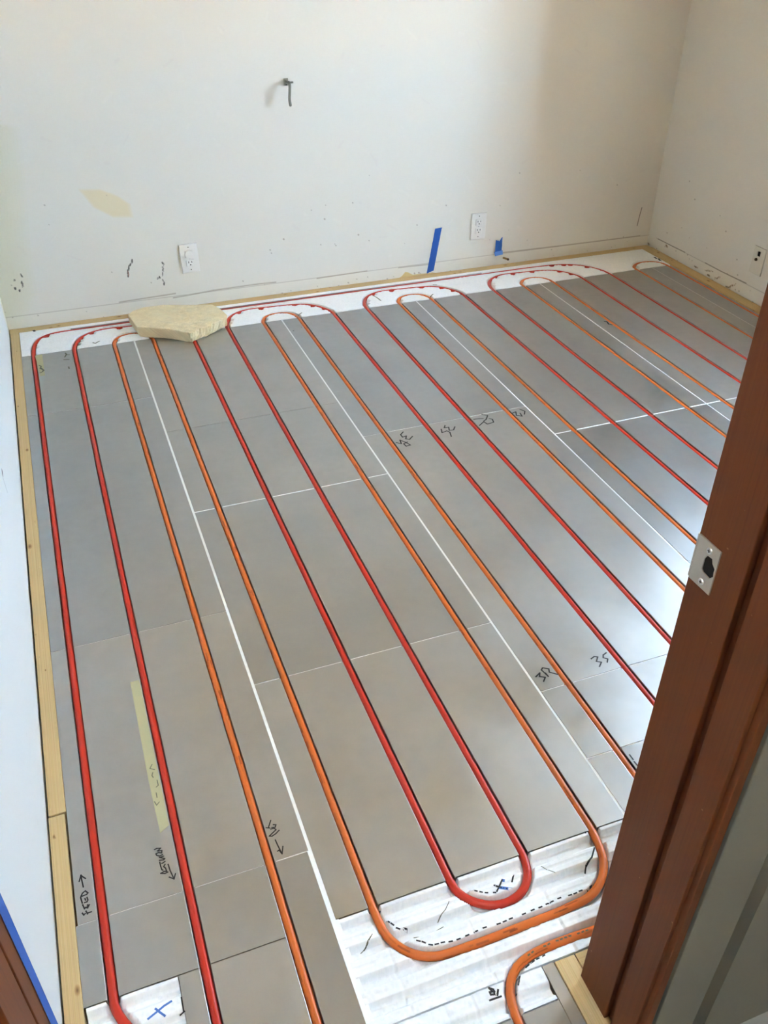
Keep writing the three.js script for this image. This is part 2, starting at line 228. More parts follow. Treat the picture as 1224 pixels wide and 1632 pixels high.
// stained door frame
const jambMap = canvasTexture(512, 2048, (c, w, h) => {
  c.fillStyle = '#6c3b1d'; c.fillRect(0, 0, w, h);
  for (let k = 0; k < 420; k++) { const x = rnd() * w, a = rnd() * 6; c.strokeStyle = `rgba(${rnd() < 0.6 ? '58,28,14' : '128,76,42'},${0.02 + rnd() * 0.06})`; c.lineWidth = 0.6 + rnd() * 2.2; c.beginPath(); for (let y = 0; y <= h; y += 64) c.lineTo(x + Math.sin(y * 0.002 + a) * 8, y); c.stroke(); }
  for (let k = 0; k < 70; k++) { c.fillStyle = `rgba(226,206,160,${0.2 + rnd() * 0.5})`; c.beginPath(); c.arc(rnd() * w, rnd() * h, 0.5 + rnd() * 1.1, 0, 7); c.fill(); }
});
jambMap.repeat.set(2.3, 0.7);
M.jamb = new THREE.MeshPhysicalMaterial({ map: jambMap, roughness: 0.55, specularIntensity: 0.35 });

// ---------------------------------------------------------------- pipe routes (x, z), from which the foam's channels are cut too
const CY = -0.0085, PR = 0.00795;                                       // centre height and radius of the pipes
const shift = (pts, dx) => pts.map(([x, z]) => [x + dx, z]);
const Z0 = -0.826, Z1 = -3.400;                                         // where the straight runs begin and end
const X20 = 2.915;
const BACK_WIDE = [[0, Z1], [0.003, -3.43], [0.012, -3.465], [0.035, -3.512], [0.075, -3.545], [0.125, -3.561], [0.22, -3.556], [0.30, -3.549], [0.36, -3.536], [0.405, -3.506], [0.437, -3.462], [0.454, -3.425], [0.4572, Z1]];
const BACK_TIGHT = [[0, Z1], [0.004, -3.428], [0.026, -3.463], [0.076, -3.479], [0.126, -3.463], [0.148, -3.428], [0.1524, Z1]];
const FRONT_TIGHT = [[0, Z0], [0.004, -0.800], [0.024, -0.772], [0.054, -0.754], [0.085, -0.750], [0.118, -0.760], [0.141, -0.784], [0.150, -0.808], [0.1524, Z0]];
const FRONT_WIDE = [[0, Z0], [0.001, -0.80], [0.006, -0.766], [0.028, -0.730], [0.066, -0.706], [0.14, -0.7], [0.24, -0.7], [0.335, -0.702], [0.383, -0.708], [0.418, -0.728], [0.443, -0.76], [0.454, -0.80], [0.4572, Z0]];
const LONG = [[0, Z1], [0.001, -3.44], [0.008, -3.498], [0.03, -3.553], [0.062, -3.581], [0.10, -3.592], [0.155, -3.595], [0.6, -3.595], [1.2, -3.595], [1.8, -3.596], [2.05, -3.598], [2.25, -3.599], [2.40, -3.590], [2.47, -3.571], [2.52, -3.538], [2.56, -3.492], [2.584, -3.44], [2.5908, Z1]];
const FEED = [[0, Z0], [0.0, -0.812], [0.006, -0.793], [0.014, -0.776], [0.032, -0.745], [0.048, -0.70], [0.054, -0.64], [0.055, -0.5], [0.055, 0.4], [0.055, 1.15]];
const ONE_R = [[px(20), Z0], [2.912, -0.79], [2.895, -0.72], [2.855, -0.672], [2.79, -0.652], [2.6, -0.648], [1.8, -0.648], [1.0, -0.648], [0.83, -0.648], [0.765, -0.651], [0.713, -0.651], [0.678, -0.647], [0.648, -0.636], [0.626, -0.614], [0.616, -0.587], [0.612, -0.55], [0.611, -0.5], [0.611, 0.2], [0.611, 1.15]];
ONE_R[0][0] = X20;
const straight = (i, z0 = Z0) => [[i === 20 ? X20 : px(i), z0], [i === 20 ? X20 : px(i), Z1]];
const RUNS_RED = [1, 5, 6, 9, 10, 13, 14, 17, 18], RUNS_ORANGE = [4, 7, 8, 11, 12, 15, 16, 19, 20];
const red = [], orange = [];                                            // [part name, route, curved]
for (const i of RUNS_RED) red.push(['straight_run', straight(i), false]);
red.push(['straight_run', straight(2, 1.15), false]);
orange.push(['straight_run', straight(3, 1.15), false]);
for (const i of RUNS_ORANGE) orange.push(['straight_run', straight(i), false]);
for (const i of [2, 6, 10, 14]) red.push(['return_bend', shift(BACK_WIDE, px(i)), true]);
red.push(['long_run', LONG, true], ['feed_bend', FEED, true]);
for (const i of [5, 9, 13, 17]) red.push(['return_bend', shift(FRONT_TIGHT, px(i)), true]);
for (const i of [3, 7, 11, 15, 19]) orange.push(['return_bend', i === 19 ? BACK_TIGHT.map(([x, z]) => [px(19) + x * (X20 - px(19)) / 0.1524, z]) : shift(BACK_TIGHT, px(i)), true]);
for (const i of [4, 8, 12, 16]) orange.push(['return_bend', shift(FRONT_WIDE, px(i)), true]);
orange.push(['feed_bend', ONE_R, true]);
const curveOf = (pts, curved) => curved ? new THREE.CatmullRomCurve3(pts.map(([x, z]) => V3(x, CY, z)), false, 'centripetal') : new THREE.LineCurve3(V3(pts[0][0], CY, pts[0][1]), V3(pts[1][0], CY, pts[1][1]));
// hashed samples of every curved route, for the channels in the foam
const cells = new Map(), CELL = 0.03;
for (const [, pts, curved] of [...red, ...orange]) {
  const c = curveOf(pts, curved), L = c.getLength(), n = Math.ceil(L / 0.003), s = c.getSpacedPoints(n);
  for (const p of s) { if (!curved && p.z > -3.36 && p.z < -0.86) continue; const k = Math.floor(p.x / CELL) + ',' + Math.floor(p.z / CELL); (cells.get(k) ?? cells.set(k, []).get(k)).push(p); }
}
function pipeDistance(x, z) {
  const ci = Math.floor(x / CELL), cj = Math.floor(z / CELL); let d = 1;
  for (let i = -1; i <= 1; i++) for (let j = -1; j <= 1; j++) for (const p of cells.get((ci + i) + ',' + (cj + j)) ?? []) d = Math.min(d, Math.hypot(p.x - x, p.z - z));
  return d;
}
const smooth = (a, b, x) => { const t = Math.max(0, Math.min(1, (x - a) / (b - a))); return t * t * (3 - 2 * t); };

// ---------------------------------------------------------------- the setting: floor, walls, ceiling, outside
const floor = obj('floor', box(-0.25, 3.15, -0.06, -0.034, -3.80, 1.3), M.subfloor); tag(floor, null, null, null, 'structure');
const H = 2.44, WX = 2.99, WXL = -0.082, WZ = -3.68;
function mapUV(g, fx, fy) { const p = g.attributes.position, uv = g.attributes.uv; for (let i = 0; i < p.count; i++) uv.setXY(i, fx(p.getX(i), p.getY(i), p.getZ(i)), fy(p.getX(i), p.getY(i), p.getZ(i))); return g; }
const structure = (name, g, m) => tag(obj(name, g, m), null, null, null, 'structure');
structure('wall_back', mapUV(box(-0.25, 3.15, -0.034, H, WZ - 0.14, WZ), (x) => (x - BW.x0) / (BW.x1 - BW.x0), (x, y) => (y - BW.y0) / (BW.y1 - BW.y0)), M.backWall);
structure('wall_left', mapUV(box(-0.25, WXL, -0.034, H, WZ, -0.584), (x, y, z) => (z + 3.69) / 3.11, (x, y) => (y + 0.05) / 2.5), M.leftWall);
const WIN = { z0: -2.40, z1: -1.58, y0: 0.75, y1: 2.10 };
const rw = (y0, y1, z0, z1) => mapUV(box(WX, WX + 0.16, y0, y1, z0, z1), (x, y, z) => (z - RW.z0) / (RW.z1 - RW.z0), (x, y) => (y - RW.y0) / (RW.y1 - RW.y0));
structure('wall_right', [rw(-0.034, H, WZ, WIN.z0), rw(-0.034, H, WIN.z1, -0.44), rw(-0.034, WIN.y0, WIN.z0, WIN.z1), rw(WIN.y1, H, WIN.z0, WIN.z1)], M.rightWall);
const DH = 2.035;                                                      // door opening height
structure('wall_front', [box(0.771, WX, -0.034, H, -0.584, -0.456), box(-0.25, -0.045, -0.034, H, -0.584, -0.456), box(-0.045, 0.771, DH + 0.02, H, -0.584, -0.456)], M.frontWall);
const SK = { x0: 0.0, x1: 0.64, z0: 0.05, z1: 0.78 };                       // skylight over the hallway
structure('ceiling', [box(-0.25, 3.15, H, H + 0.12, WZ - 0.14, SK.z0), box(-0.25, SK.x0, H, H + 0.12, SK.z0, 1.3), box(SK.x1, 3.15, H, H + 0.12, SK.z0, 1.3), box(SK.x0, SK.x1, H, H + 0.12, SK.z1, 1.3)], M.ceiling);
structure('skylight_shaft', [box(SK.x0 - 0.06, SK.x0, H + 0.12, H + 0.85, SK.z0 - 0.06, SK.z1 + 0.06), box(SK.x1, SK.x1 + 0.06, H + 0.12, H + 0.85, SK.z0 - 0.06, SK.z1 + 0.06), box(SK.x0, SK.x1, H + 0.12, H + 0.85, SK.z0 - 0.06, SK.z0), box(SK.x0, SK.x1, H + 0.12, H + 0.85, SK.z1, SK.z1 + 0.06)], M.wall);
// hallway behind the camera
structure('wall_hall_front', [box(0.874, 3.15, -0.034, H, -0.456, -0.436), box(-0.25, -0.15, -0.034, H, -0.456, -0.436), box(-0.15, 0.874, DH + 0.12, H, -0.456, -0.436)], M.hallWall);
structure('wall_hall_back', box(-1.4, 3.15, -0.034, H, 1.2, 1.3), M.wall);
structure('wall_hall_right', box(2.0, 2.1, -0.034, H, -0.436, 1.2), M.wall);
structure('wall_hall_left', box(-1.5, -1.4, -0.034, H, -0.456, 1.3), M.wall);
structure('wall_hall_side', box(-1.4, -0.25, -0.034, H, -0.536, -0.436), M.wall);
structure('ceiling_hall', box(-1.5, -0.25, H, H + 0.12, -0.55, 1.3), M.ceiling);
structure('floor_hall', box(-1.5, -0.25, -0.06, -0.034, -0.55, 1.3), M.subfloor);
// the window, just out of the picture to the right
{
  const w = group('window_1', [WX + 0.10, 0, 0]); tag(w, null, null, null, 'structure');
  const f = 0.045, zc = (WIN.z0 + WIN.z1) / 2;
  obj('window_frame', [rbox(-0.03, 0.03, WIN.y0, WIN.y0 + f, WIN.z0, WIN.z1), rbox(-0.03, 0.03, WIN.y1 - f, WIN.y1, WIN.z0, WIN.z1), rbox(-0.03, 0.03, WIN.y0, WIN.y1, WIN.z0, WIN.z0 + f), rbox(-0.03, 0.03, WIN.y0, WIN.y1, WIN.z1 - f, WIN.z1), rbox(-0.02, 0.02, WIN.y0, WIN.y1, zc - 0.025, zc + 0.025)], M.white, w);
  const glass = new THREE.MeshPhysicalMaterial({ color: '#ffffff', transmission: 1, thickness: 0, roughness: 0, ior: 1.45 });
  for (const [a, b] of [[WIN.z0 + f, zc - 0.025], [zc + 0.025, WIN.z1 - f]]) obj('pane', box(-0.002, 0.002, WIN.y0 + f, WIN.y1 - f, a, b), glass, w);
  obj('window_sill', rbox(-0.13, -0.03, WIN.y0 - 0.02, WIN.y0 + 0.004, WIN.z0 - 0.03, WIN.z1 + 0.03), M.white, w);
}
structure('yard', box(-40, 60, -0.6, -0.4, -40, 40), M.yard);
structure('wing_wall', box(3.15, 6.4, -0.4, 6.5, 4.0, 9), M.siding);

// ---------------------------------------------------------------- heat plates: thin aluminium sheets with a groove for each pipe, children of the floor
const GH = 0.0092, GD = 0.0172, LIP = 0.0014, TH = 0.0009;
function plateProfile(u0, u1, grooves) {                              // open polyline (u, y) of the sheet's upper side
  const p = [[u0, 0]];
  for (const g of grooves) {
    for (let k = 0; k <= 4; k++) { const a = k / 4 * Math.PI / 2; p.push([g - GH - LIP + LIP * Math.sin(a), -LIP + LIP * Math.cos(a)]); }
    for (let k = 0; k <= 12; k++) { const a = Math.PI + k / 12 * Math.PI; p.push([g + GH * Math.cos(a), -(GD - GH) + GH * Math.sin(a)]); }
    for (let k = 4; k >= 0; k--) { const a = k / 4 * Math.PI / 2; p.push([g + GH + LIP - LIP * Math.sin(a), -LIP + LIP * Math.cos(a)]); }
  }
  p.push([u1, 0]); return p;
}
function sweep(profile, v0, v1, alongX = false) {                       // the profile drawn from v0 to v1, along z (or along x), with thickness
  const pos = [], nor = [], uv = [];
  const put = (u, y, v) => (alongX ? [v, y, u] : [u, y, v]);
  const quad = (a, b, c, d, n) => { for (const q of [a, b, c, a, c, d]) { pos.push(...put(...q)); nor.push(...n); uv.push(q[0] + q[2] * 0, q[2]); } };
  for (let i = 0; i + 1 < profile.length; i++) {
    const [u0, y0] = profile[i], [u1, y1] = profile[i + 1], l = Math.hypot(u1 - u0, y1 - y0); if (l < 1e-6) continue;
    const nx = -(y1 - y0) / l, ny = (u1 - u0) / l, n = alongX ? [0, ny, nx] : [nx, ny, 0];
    const A = [u0, y0, v0], B = [u0, y0, v1], C = [u1, y1, v1], D = [u1, y1, v0];
    if (alongX) quad(A, D, C, B, n.map((k) => k)); else quad(A, B, C, D, n);
    const o = (q) => [q[0] - nx * TH, q[1] - ny * TH, q[2]], m = n.map((k) => -k);
    if (alongX) quad(o(A), o(B), o(C), o(D), m); else quad(o(A), o(D), o(C), o(B), m);
    for (const [e, s] of [[v0, -1], [v1, 1]]) { const a = [u0, y0, e], b = [u1, y1, e], en = alongX ? [s, 0, 0] : [0, 0, s]; if ((s > 0) !== alongX) quad(a, o(a), o(b), b, en); else quad(a, b, o(b), o(a), en); }
  }
  for (const [k, s] of [[0, -1], [profile.length - 1, 1]]) { const [u, y] = profile[k], a = [u, y, v0], b = [u, y, v1], c = [u, y - TH, v1], d = [u, y - TH, v0], n = alongX ? [0, 0, s] : [s, 0, 0]; if ((s < 0) !== alongX) quad(a, d, c, b, n); else quad(a, b, c, d, n); }
  const g = new THREE.BufferGeometry();
  g.setAttribute('position', new THREE.Float32BufferAttribute(pos, 3)); g.setAttribute('normal', new THREE.Float32BufferAttribute(nor, 3)); g.setAttribute('uv', new THREE.Float32BufferAttribute(uv, 2));
  return g;
}
const plates = [];                                                      // {x0, x1, z0, z1, mesh}
function plate(x0, x1, z0, z1, pipes, m = 0, dy = 0) {
  const mesh = obj('aluminium_panel', sweep(plateProfile(x0, x1, pipes), z0, z1), AL[m], floor); mesh.position.y = dy;
  plates.push({ x0, x1, z0, z1, mesh }); return mesh;
}
const seams = [-0.0437, 0.3835, 0.9915, 1.6005, 2.2135, 2.8215, 2.9285];
const halfGap = [0, 0.0033, 0.0031, 0.0030, 0.0026, 0.0020, 0];
const rows = [
  [[-3.397, -2.901, 0.0018], [-2.901, -1.693, 0.0008], [-1.693, -0.972, 0.0008], [-0.972, -0.8235, 0]],
  [[-3.397, -2.634, 0.0007], [-2.634, -2.146, 0.0028], [-2.146, -1.4235, 0.0015], [-1.4235, -0.8235, 0]],
  [[-3.394, -2.384, 0.0017], [-2.384, -1.176, 0.0016], [-1.176, -0.975, 0.0014], [-0.975, -0.8235, 0]],
  [[-3.392, -2.180, 0.0033], [-2.180, -1.455, 0.0016], [-1.455, -0.8235, 0]],
  [[-3.392, -2.180, 0.0033], [-2.180, -1.455, 0.0016], [-1.455, -0.8235, 0]],
  [[-3.392, -2.180, 0.0020], [-2.180, -0.8235, 0]],
];
const columnPipes = [[1, 2, 3], [4, 5, 6, 7], [8, 9, 10, 11], [12, 13, 14, 15], [16, 17, 18, 19], [20]];
const seamBits = [];
for (let c = 0; c < 6; c++) {
  let x0 = seams[c] + halfGap[c]; const x1 = seams[c + 1] - halfGap[c + 1], pipes = columnPipes[c].map((i) => (i === 20 ? X20 - 0.001 : px(i)));
  let from = rows[c][0][0];
  rows[c].forEach(([, to, gap], r) => {
    const last = r === rows[c].length - 1; if (c === 0 && last) x0 = -0.0472;
    plate(x0, c === 5 ? 2.9275 : c === 0 && last ? px(3) - GH - LIP : x1, from, to - gap, c === 5 ? [X20 - 0.001] : c === 0 && last ? [px(1), px(2)] : pipes, (c * 2 + r) % 3, [0, 0.0002, -0.0002][(c + r) % 3]);
    if (gap > 0.0004) {                                                 // white foam showing in the joint, between the grooves
      const cuts = [x0, ...pipes.flatMap((p) => [p - GH - LIP - 0.001, p + GH + LIP + 0.001]), x1], bits = [];
      for (let k = 0; k < cuts.length; k += 2) if (cuts[k + 1] - cuts[k] > 0.004) bits.push(box(cuts[k], cuts[k + 1], -0.02, -0.0011, to - gap - 0.004, to + gap + 0.004));
      obj('foam_joint', bits, M.foamSeam, floor);
    }
    from = to + gap;
  });
  if (c < 5) obj('foam_joint', box(seams[c + 1] - halfGap[c + 1] - 0.005, seams[c + 1] + halfGap[c + 1] + 0.005, -0.022, -0.0009, rows[c][0][0], c ? -0.8235 : 1.15), M.foamSeam, floor);
}
// the narrow end pieces that run on through the doorway, and the offcut beside the long red run
plate(px(3) - GH - LIP + 0.0002, seams[1] - 0.006, -0.9705, 1.15, [px(3) + 0.0003], 1);
plate(0.107, px(3) - GH - LIP - 0.0002, -0.8215, 1.15, [px(2)], 2);
plate(0.42, 0.6885, -0.5625, 1.15, [0.611], 0);
plate(0.6905, 0.7120, -0.6215, 0.6, [], 2, -0.0012);
{ const s = obj('aluminium_strip', sweep(plateProfile(-3.634, -3.574, [-3.5955]), 0.155, 2.02, true), AL[1], floor); s.name = 'aluminium_strip'; }

// ---------------------------------------------------------------- foam boards with moulded grooves; the channels follow the pipes
const foamMap = canvasTexture(512, 512, (c, w, h) => {
  c.fillStyle = '#f0f2f3'; c.fillRect(0, 0, w, h);
  for (let k = 0; k < 900; k++) { c.fillStyle = `rgba(${rnd() < 0.5 ? '255,255,255' : '214,220,224'},${0.06 + rnd() * 0.14})`; c.beginPath(); c.arc(rnd() * w, rnd() * h, 3 + rnd() * 9, 0, 7); c.fill(); }
});
foamMap.repeat.set(6, 6);
M.foam = std({ map: foamMap, roughness: 0.85 });
const groove = (z, c, hw, depth, soft = 0.006) => -depth * (1 - smooth(hw - soft / 2, hw + soft / 2, Math.abs(z - c)));
function channel(x, z, wide = 0.0098) {
  const d = pipeDistance(x, z); if (d > 0.03) return 0;
  const w = wide + 0.0012 * N(x * 90, z * 90, 3);
  return -0.0185 * (1 - smooth(w - 0.0012, w + 0.0018, d));
}
function foamFront(x, z) {
  let y = -0.0008 + 0.0010 * N(x * 14, z * 14, 1) + 0.0002 * N(x * 60, z * 60, 2);
  for (const c of [-0.8025, -0.7545, -0.7005, -0.6545]) y += groove(z, c, 0.0095, 0.0150, 0.005);
  for (const c of [-0.7285, -0.6755, -0.780]) y += groove(z, c, 0.0012, 0.0018, 0.002);
  const u = ((x - 0.386) % 0.152 + 0.152) % 0.152;
  y += -0.0022 * (1 - smooth(0.0008, 0.0026, Math.abs(u - 0.069))) * (z > -0.742 ? 1 : 0);
  if (z > -0.69 && z < -0.625) y += 0.0012 * smooth(0.2, 0.6, Math.sin(x * 170) * Math.sin(z * 170 + 1));
  return Math.min(y, y * 0.35 + channel(x, z)) ;
}
function foamMiddle(x, z) {
  let y = -0.0012 + 0.0008 * N(x * 16, z * 16, 5) + 0.0002 * N(x * 70, z * 70, 6);
  y += groove(z, -0.5830, 0.0085, 0.011, 0.008) + groove(z, -0.6045, 0.0010, 0.0016, 0.002);
  for (const c of [0.507, 0.555]) y += -0.002 * (1 - smooth(0.0008, 0.0026, Math.abs(x - c)));
  if (z < -0.6) y += 0.0012 * smooth(0.1, 0.6, Math.sin(x * 190) * Math.sin(z * 190 + 1));
  return Math.min(y, y * 0.35 + channel(x, z));
}
function foamFeed(x, z) {
  let y = -0.0008 + 0.0010 * N(x * 18, z * 18, 7) + 0.0002 * N(x * 60, z * 60, 8);
  for (let c = -0.8025; c < 1.2; c += 0.0508) y += groove(z, c, 0.0092, 0.0135, 0.007);
  return Math.min(y, y * 0.35 + channel(x, z, 0.0108));
}
const notches = [[0.055, -3.562], [0.064, -3.562], [0.012, -3.47], [0.188, -3.495], [2.44, -3.568], [2.47, -3.558], [2.53, -3.505], [2.38, -3.578]];
for (const i of [2, 6, 10, 14]) notches.push(...shift([[0.016, -3.44], [0.028, -3.47], [0.082, -3.530], [0.20 + 0.03 * Math.sin(i * 3), -3.543], [0.30 + 0.03 * Math.cos(i * 2), -3.536], [0.395, -3.497], [0.43, -3.45]], px(i)));
for (const i of [3, 7, 11, 15, 19]) notches.push(...shift([[0.012, -3.425]], px(i)));
function foamBack(x, z) {
  let y = 0.0012 + 0.0014 * N(x * 16, z * 22, 11) + 0.0009 * N(x * 55, z * 55, 12);
  y += groove(z, -3.505 + 0.004 * N(x * 3, 0, 4), 0.005, 0.004 * Math.max(0, N(x * 5, 1, 2) + 0.3), 0.006) + groove(z, -3.445, 0.005, 0.004 * Math.max(0, N(x * 6, 4, 2) + 0.2), 0.006);
  let ch = channel(x, z, 0.0092);
  for (const [nx, nz] of notches) { const d = Math.hypot((x - nx) / 1.1, z - nz); if (d < 0.02) ch = Math.min(ch, -0.015 * (1 - smooth(0.008, 0.0125, d))); }
  return Math.min(y, y * 0.35 + ch);
}
function foamBoard(x0, x1, z0, z1, step, f) {
  const nx = Math.round((x1 - x0) / step), nz = Math.round((z1 - z0) / step), pos = [], uv = [], idx = [];
  for (let j = 0; j <= nz; j++) for (let i = 0; i <= nx; i++) { const x = x0 + (x1 - x0) * i / nx, z = z0 + (z1 - z0) * j / nz; pos.push(x, f(x, z), z); uv.push(x, z); }
  const at = (i, j) => j * (nx + 1) + i;
  for (let j = 0; j < nz; j++) for (let i = 0; i < nx; i++) idx.push(at(i, j), at(i, j + 1), at(i + 1, j), at(i + 1, j), at(i, j + 1), at(i + 1, j + 1));
  const top = new THREE.BufferGeometry(); top.setAttribute('position', new THREE.Float32BufferAttribute(pos, 3)); top.setAttribute('uv', new THREE.Float32BufferAttribute(uv, 2)); top.setIndex(idx); top.computeVertexNormals();
  const sp = [], su = [], B = -0.033;                                    // the cut edges, down to the subfloor
  const wallBit = (a, b) => { const A = [pos[3 * a], pos[3 * a + 1], pos[3 * a + 2]], C = [pos[3 * b], pos[3 * b + 1], pos[3 * b + 2]]; sp.push(...A, A[0], B, A[2], ...C, ...C, A[0], B, A[2], C[0], B, C[2]); for (let k = 0; k < 6; k++) su.push(A[0] + k * 0.01, A[2]); };
  for (let i = 0; i < nx; i++) { wallBit(at(i, nz), at(i + 1, nz)); wallBit(at(i + 1, 0), at(i, 0)); }
  for (let j = 0; j < nz; j++) { wallBit(at(nx, j + 1), at(nx, j)); wallBit(at(0, j), at(0, j + 1)); }
  const side = new THREE.BufferGeometry(); side.setAttribute('position', new THREE.Float32BufferAttribute(sp, 3)); side.setAttribute('uv', new THREE.Float32BufferAttribute(su, 2)); side.computeVertexNormals();
  return [top, side];
}
// flat strokes of a marker, draped on whatever they were drawn on
function strokes(list, width, yOf, parentZero = 0) {
  const pos = [], nor = [], uv = [];
  const quad = (ax, az, bx, bz) => {
    const l = Math.hypot(bx - ax, bz - az) || 1e-6, tx = (bx - ax) / l, tz = (bz - az) / l, e = width * 0.4;
    const n = Math.max(1, Math.ceil(l / 0.006));
    for (let k = 0; k < n; k++) {
      const s0 = k === 0 ? -e : l * k / n, s1 = k === n - 1 ? l + e : l * (k + 1) / n;
      const P = (s, w) => { const x = ax + tx * s - tz * w, z = az + tz * s + tx * w; return [x, yOf(x, z) + 0.0007 - parentZero, z]; };
      const a = P(s0, -width / 2), b = P(s0, width / 2), c = P(s1, width / 2), d = P(s1, -width / 2);
      for (const q of [a, b, c, a, c, d]) { pos.push(...q); nor.push(0, 1, 0); uv.push(q[0], q[2]); }
    }
  };
  for (const s of list) { if (s.length === 1) quad(s[0][0], s[0][1], s[0][0] + width * 0.2, s[0][1]); for (let i = 0; i + 1 < s.length; i++) quad(...s[i], ...s[i + 1]); }
  const g = new THREE.BufferGeometry(); g.setAttribute('position', new THREE.Float32BufferAttribute(pos, 3)); g.setAttribute('normal', new THREE.Float32BufferAttribute(nor, 3)); g.setAttribute('uv', new THREE.Float32BufferAttribute(uv, 2)); return g;
}
const dashes = (pts, len) => pts.map(([x, z], i) => { const [a, b] = pts[Math.max(0, i - 1)], [c, d] = pts[Math.min(pts.length - 1, i + 1)], l = Math.hypot(c - a, d - b) || 1; return [[x - (c - a) / l * len / 2, z - (d - b) / l * len / 2], [x + (c - a) / l * len / 2, z + (d - b) / l * len / 2]]; });
const flat = () => 0;
function write(marks, width, label, m = M.ink) {                       // on the plate under the first stroke
  const [x, z] = marks[0][0], p = plates.find((q) => x >= q.x0 - 0.002 && x <= q.x1 && z >= q.z0 && z <= q.z1) ?? plates[0];
  const o = obj('marker_writing', strokes(marks, width, flat), m, p.mesh); if (label) o.userData.label = label; else o.userData.kind = 'stuff'; return o;
}
write(MARK.feed, 0.0026, 'black handwritten FEED with an arrow');
write(MARK.ret, 0.0024, 'black handwritten RETURN with an arrow');
write(MARK.ret2, 0.0024, 'black handwritten RET with an arrow');
write(MARK.far3R, 0.0042, 'black handwritten 3R'); write(MARK.far35, 0.0042, 'black handwritten 3S');
write(MARK.far2R, 0.0042, 'black handwritten 2R'); write(MARK.far2S, 0.0042, 'black handwritten 2S');
write(MARK.near3R, 0.0034, 'black handwritten 3R'); write(MARK.near35, 0.0034, 'black handwritten 3S');
write(MARK.dash, 0.0032, 'black marker dashes'); write(MARK.squig, 0.006, 'black marker squiggle'); write(MARK.backmark, 0.005, 'faint black marker scrawl', M.fadedInk);
write(MARK.edgem, 0.0024, 'black marker line');

{
  const b = obj('foam_board', foamBoard(-0.0425, 2.928, -3.633, -3.3985, 0.0036, foamBack), M.foam);
  tag(b, 'long white foam board along the back wall with pipe bends pressed into it', 'foam board');
  obj('marker_writing', strokes([...MARK.leftticks.slice(0, 1), [[2.915, -3.508], [2.914, -3.49]], [[2.921, -3.484], [2.914, -3.456]]], 0.010, foamBack), M.ink, b).userData.kind = 'stuff';
  const ticks = [2, 4, 7.5, 11.5].map((k) => [[px(k) + 0.075, -3.435], [px(k) + 0.083, -3.425], [px(k) + 0.10, -3.44]]);
  obj('marker_writing', strokes([...ticks, [[1.745, -3.545], [1.76, -3.538]], [[1.44, -3.535], [1.45, -3.49], [1.455, -3.45]]], 0.005, foamBack), M.fadedInk, b).userData.kind = 'stuff';
}
{
  const b = obj('foam_board', foamBoard(0.386, 0.9886, -0.8215, -0.6245, 0.0026, foamFront), M.foam);
  tag(b, 'white grooved foam board holding the U of red pipe at the doorway end', 'foam board');
  obj('marker_writing', strokes(dashes(MARK.dashO[0], 0.006), 0.0028, foamFront), M.ink, b).userData.label = 'black dotted line beside the orange bend';
  obj('marker_writing', strokes([...dashes(MARK.dashR[0], 0.004), ...MARK.dashR.slice(1), ...MARK.leftmarks.slice(2).flatMap((s) => dashes(s, 0.006)), [[0.4660, -0.8155], [0.4668, -0.8135]], [[0.4650, -0.8100], [0.4662, -0.8080]]], 0.0030, foamFront), M.ink, b).userData.kind = 'stuff';
  obj('marker_writing', strokes(MARK.foamX, 0.0030, foamFront), M.ink, b).userData.label = 'black marker X';
  obj('marker_writing', strokes([[[0.688, -0.777], [0.706, -0.7665]], [[0.7, -0.7865], [0.703, -0.792]]], 0.006, foamFront), M.blueInk, b).userData.label = 'blue marker smear';
  obj('marker_writing', strokes([...MARK.curves.slice(1, 3)], 0.0030, foamFront), M.ink, b).userData.kind = 'stuff';
  obj('marker_writing', strokes([MARK.curves[0], ...MARK.curves.slice(3), ...MARK.leftmarks.slice(0, 2)], 0.0014, foamFront), M.fadedInk, b).userData.kind = 'stuff';
}
{
  const b = obj('foam_board', foamBoard(0.42, 0.6885, -0.6215, -0.5655, 0.0026, foamMiddle), M.foam);
  tag(b, 'small white foam board marked 1R under the orange pipe at the doorway', 'foam board');
  obj('marker_writing', strokes(MARK.oneR, 0.0034, foamMiddle), M.ink, b).userData.label = 'black handwritten 1R, underlined';
  obj('marker_writing', strokes(dashes(MARK.dash1[0], 0.007), 0.0026, foamMiddle), M.ink, b).userData.kind = 'stuff';
}
{
  const b = obj('foam_board', foamBoard(-0.0437, 0.1055, -0.8215, 1.15, 0.0035, foamFeed), M.foam);
  tag(b, 'white foam piece with a blue X beside the red feed pipe, bottom left', 'foam board');
  obj('marker_writing', strokes(MARK.blueX, 0.0035, foamFeed), M.blueInk, b).userData.label = 'blue marker X';
}
[1, 2, 3].forEach((k, i) => {
  const b = obj('foam_board', foamBoard(0.386 + 0.6096 * k, Math.min(2.9275, 0.9886 + 0.6096 * k + (k === 3 ? 0.2 : 0)), -0.8215, -0.6245, 0.006, foamFront), M.foam);
  tag(b, ['white grooved foam board hidden behind the door frame, nearest the doorway', 'white grooved foam board hidden behind the door frame, the middle one', 'white grooved foam board hidden behind the door frame, nearest the right wall'][i], 'foam board', 'foam boards behind the door frame');
});

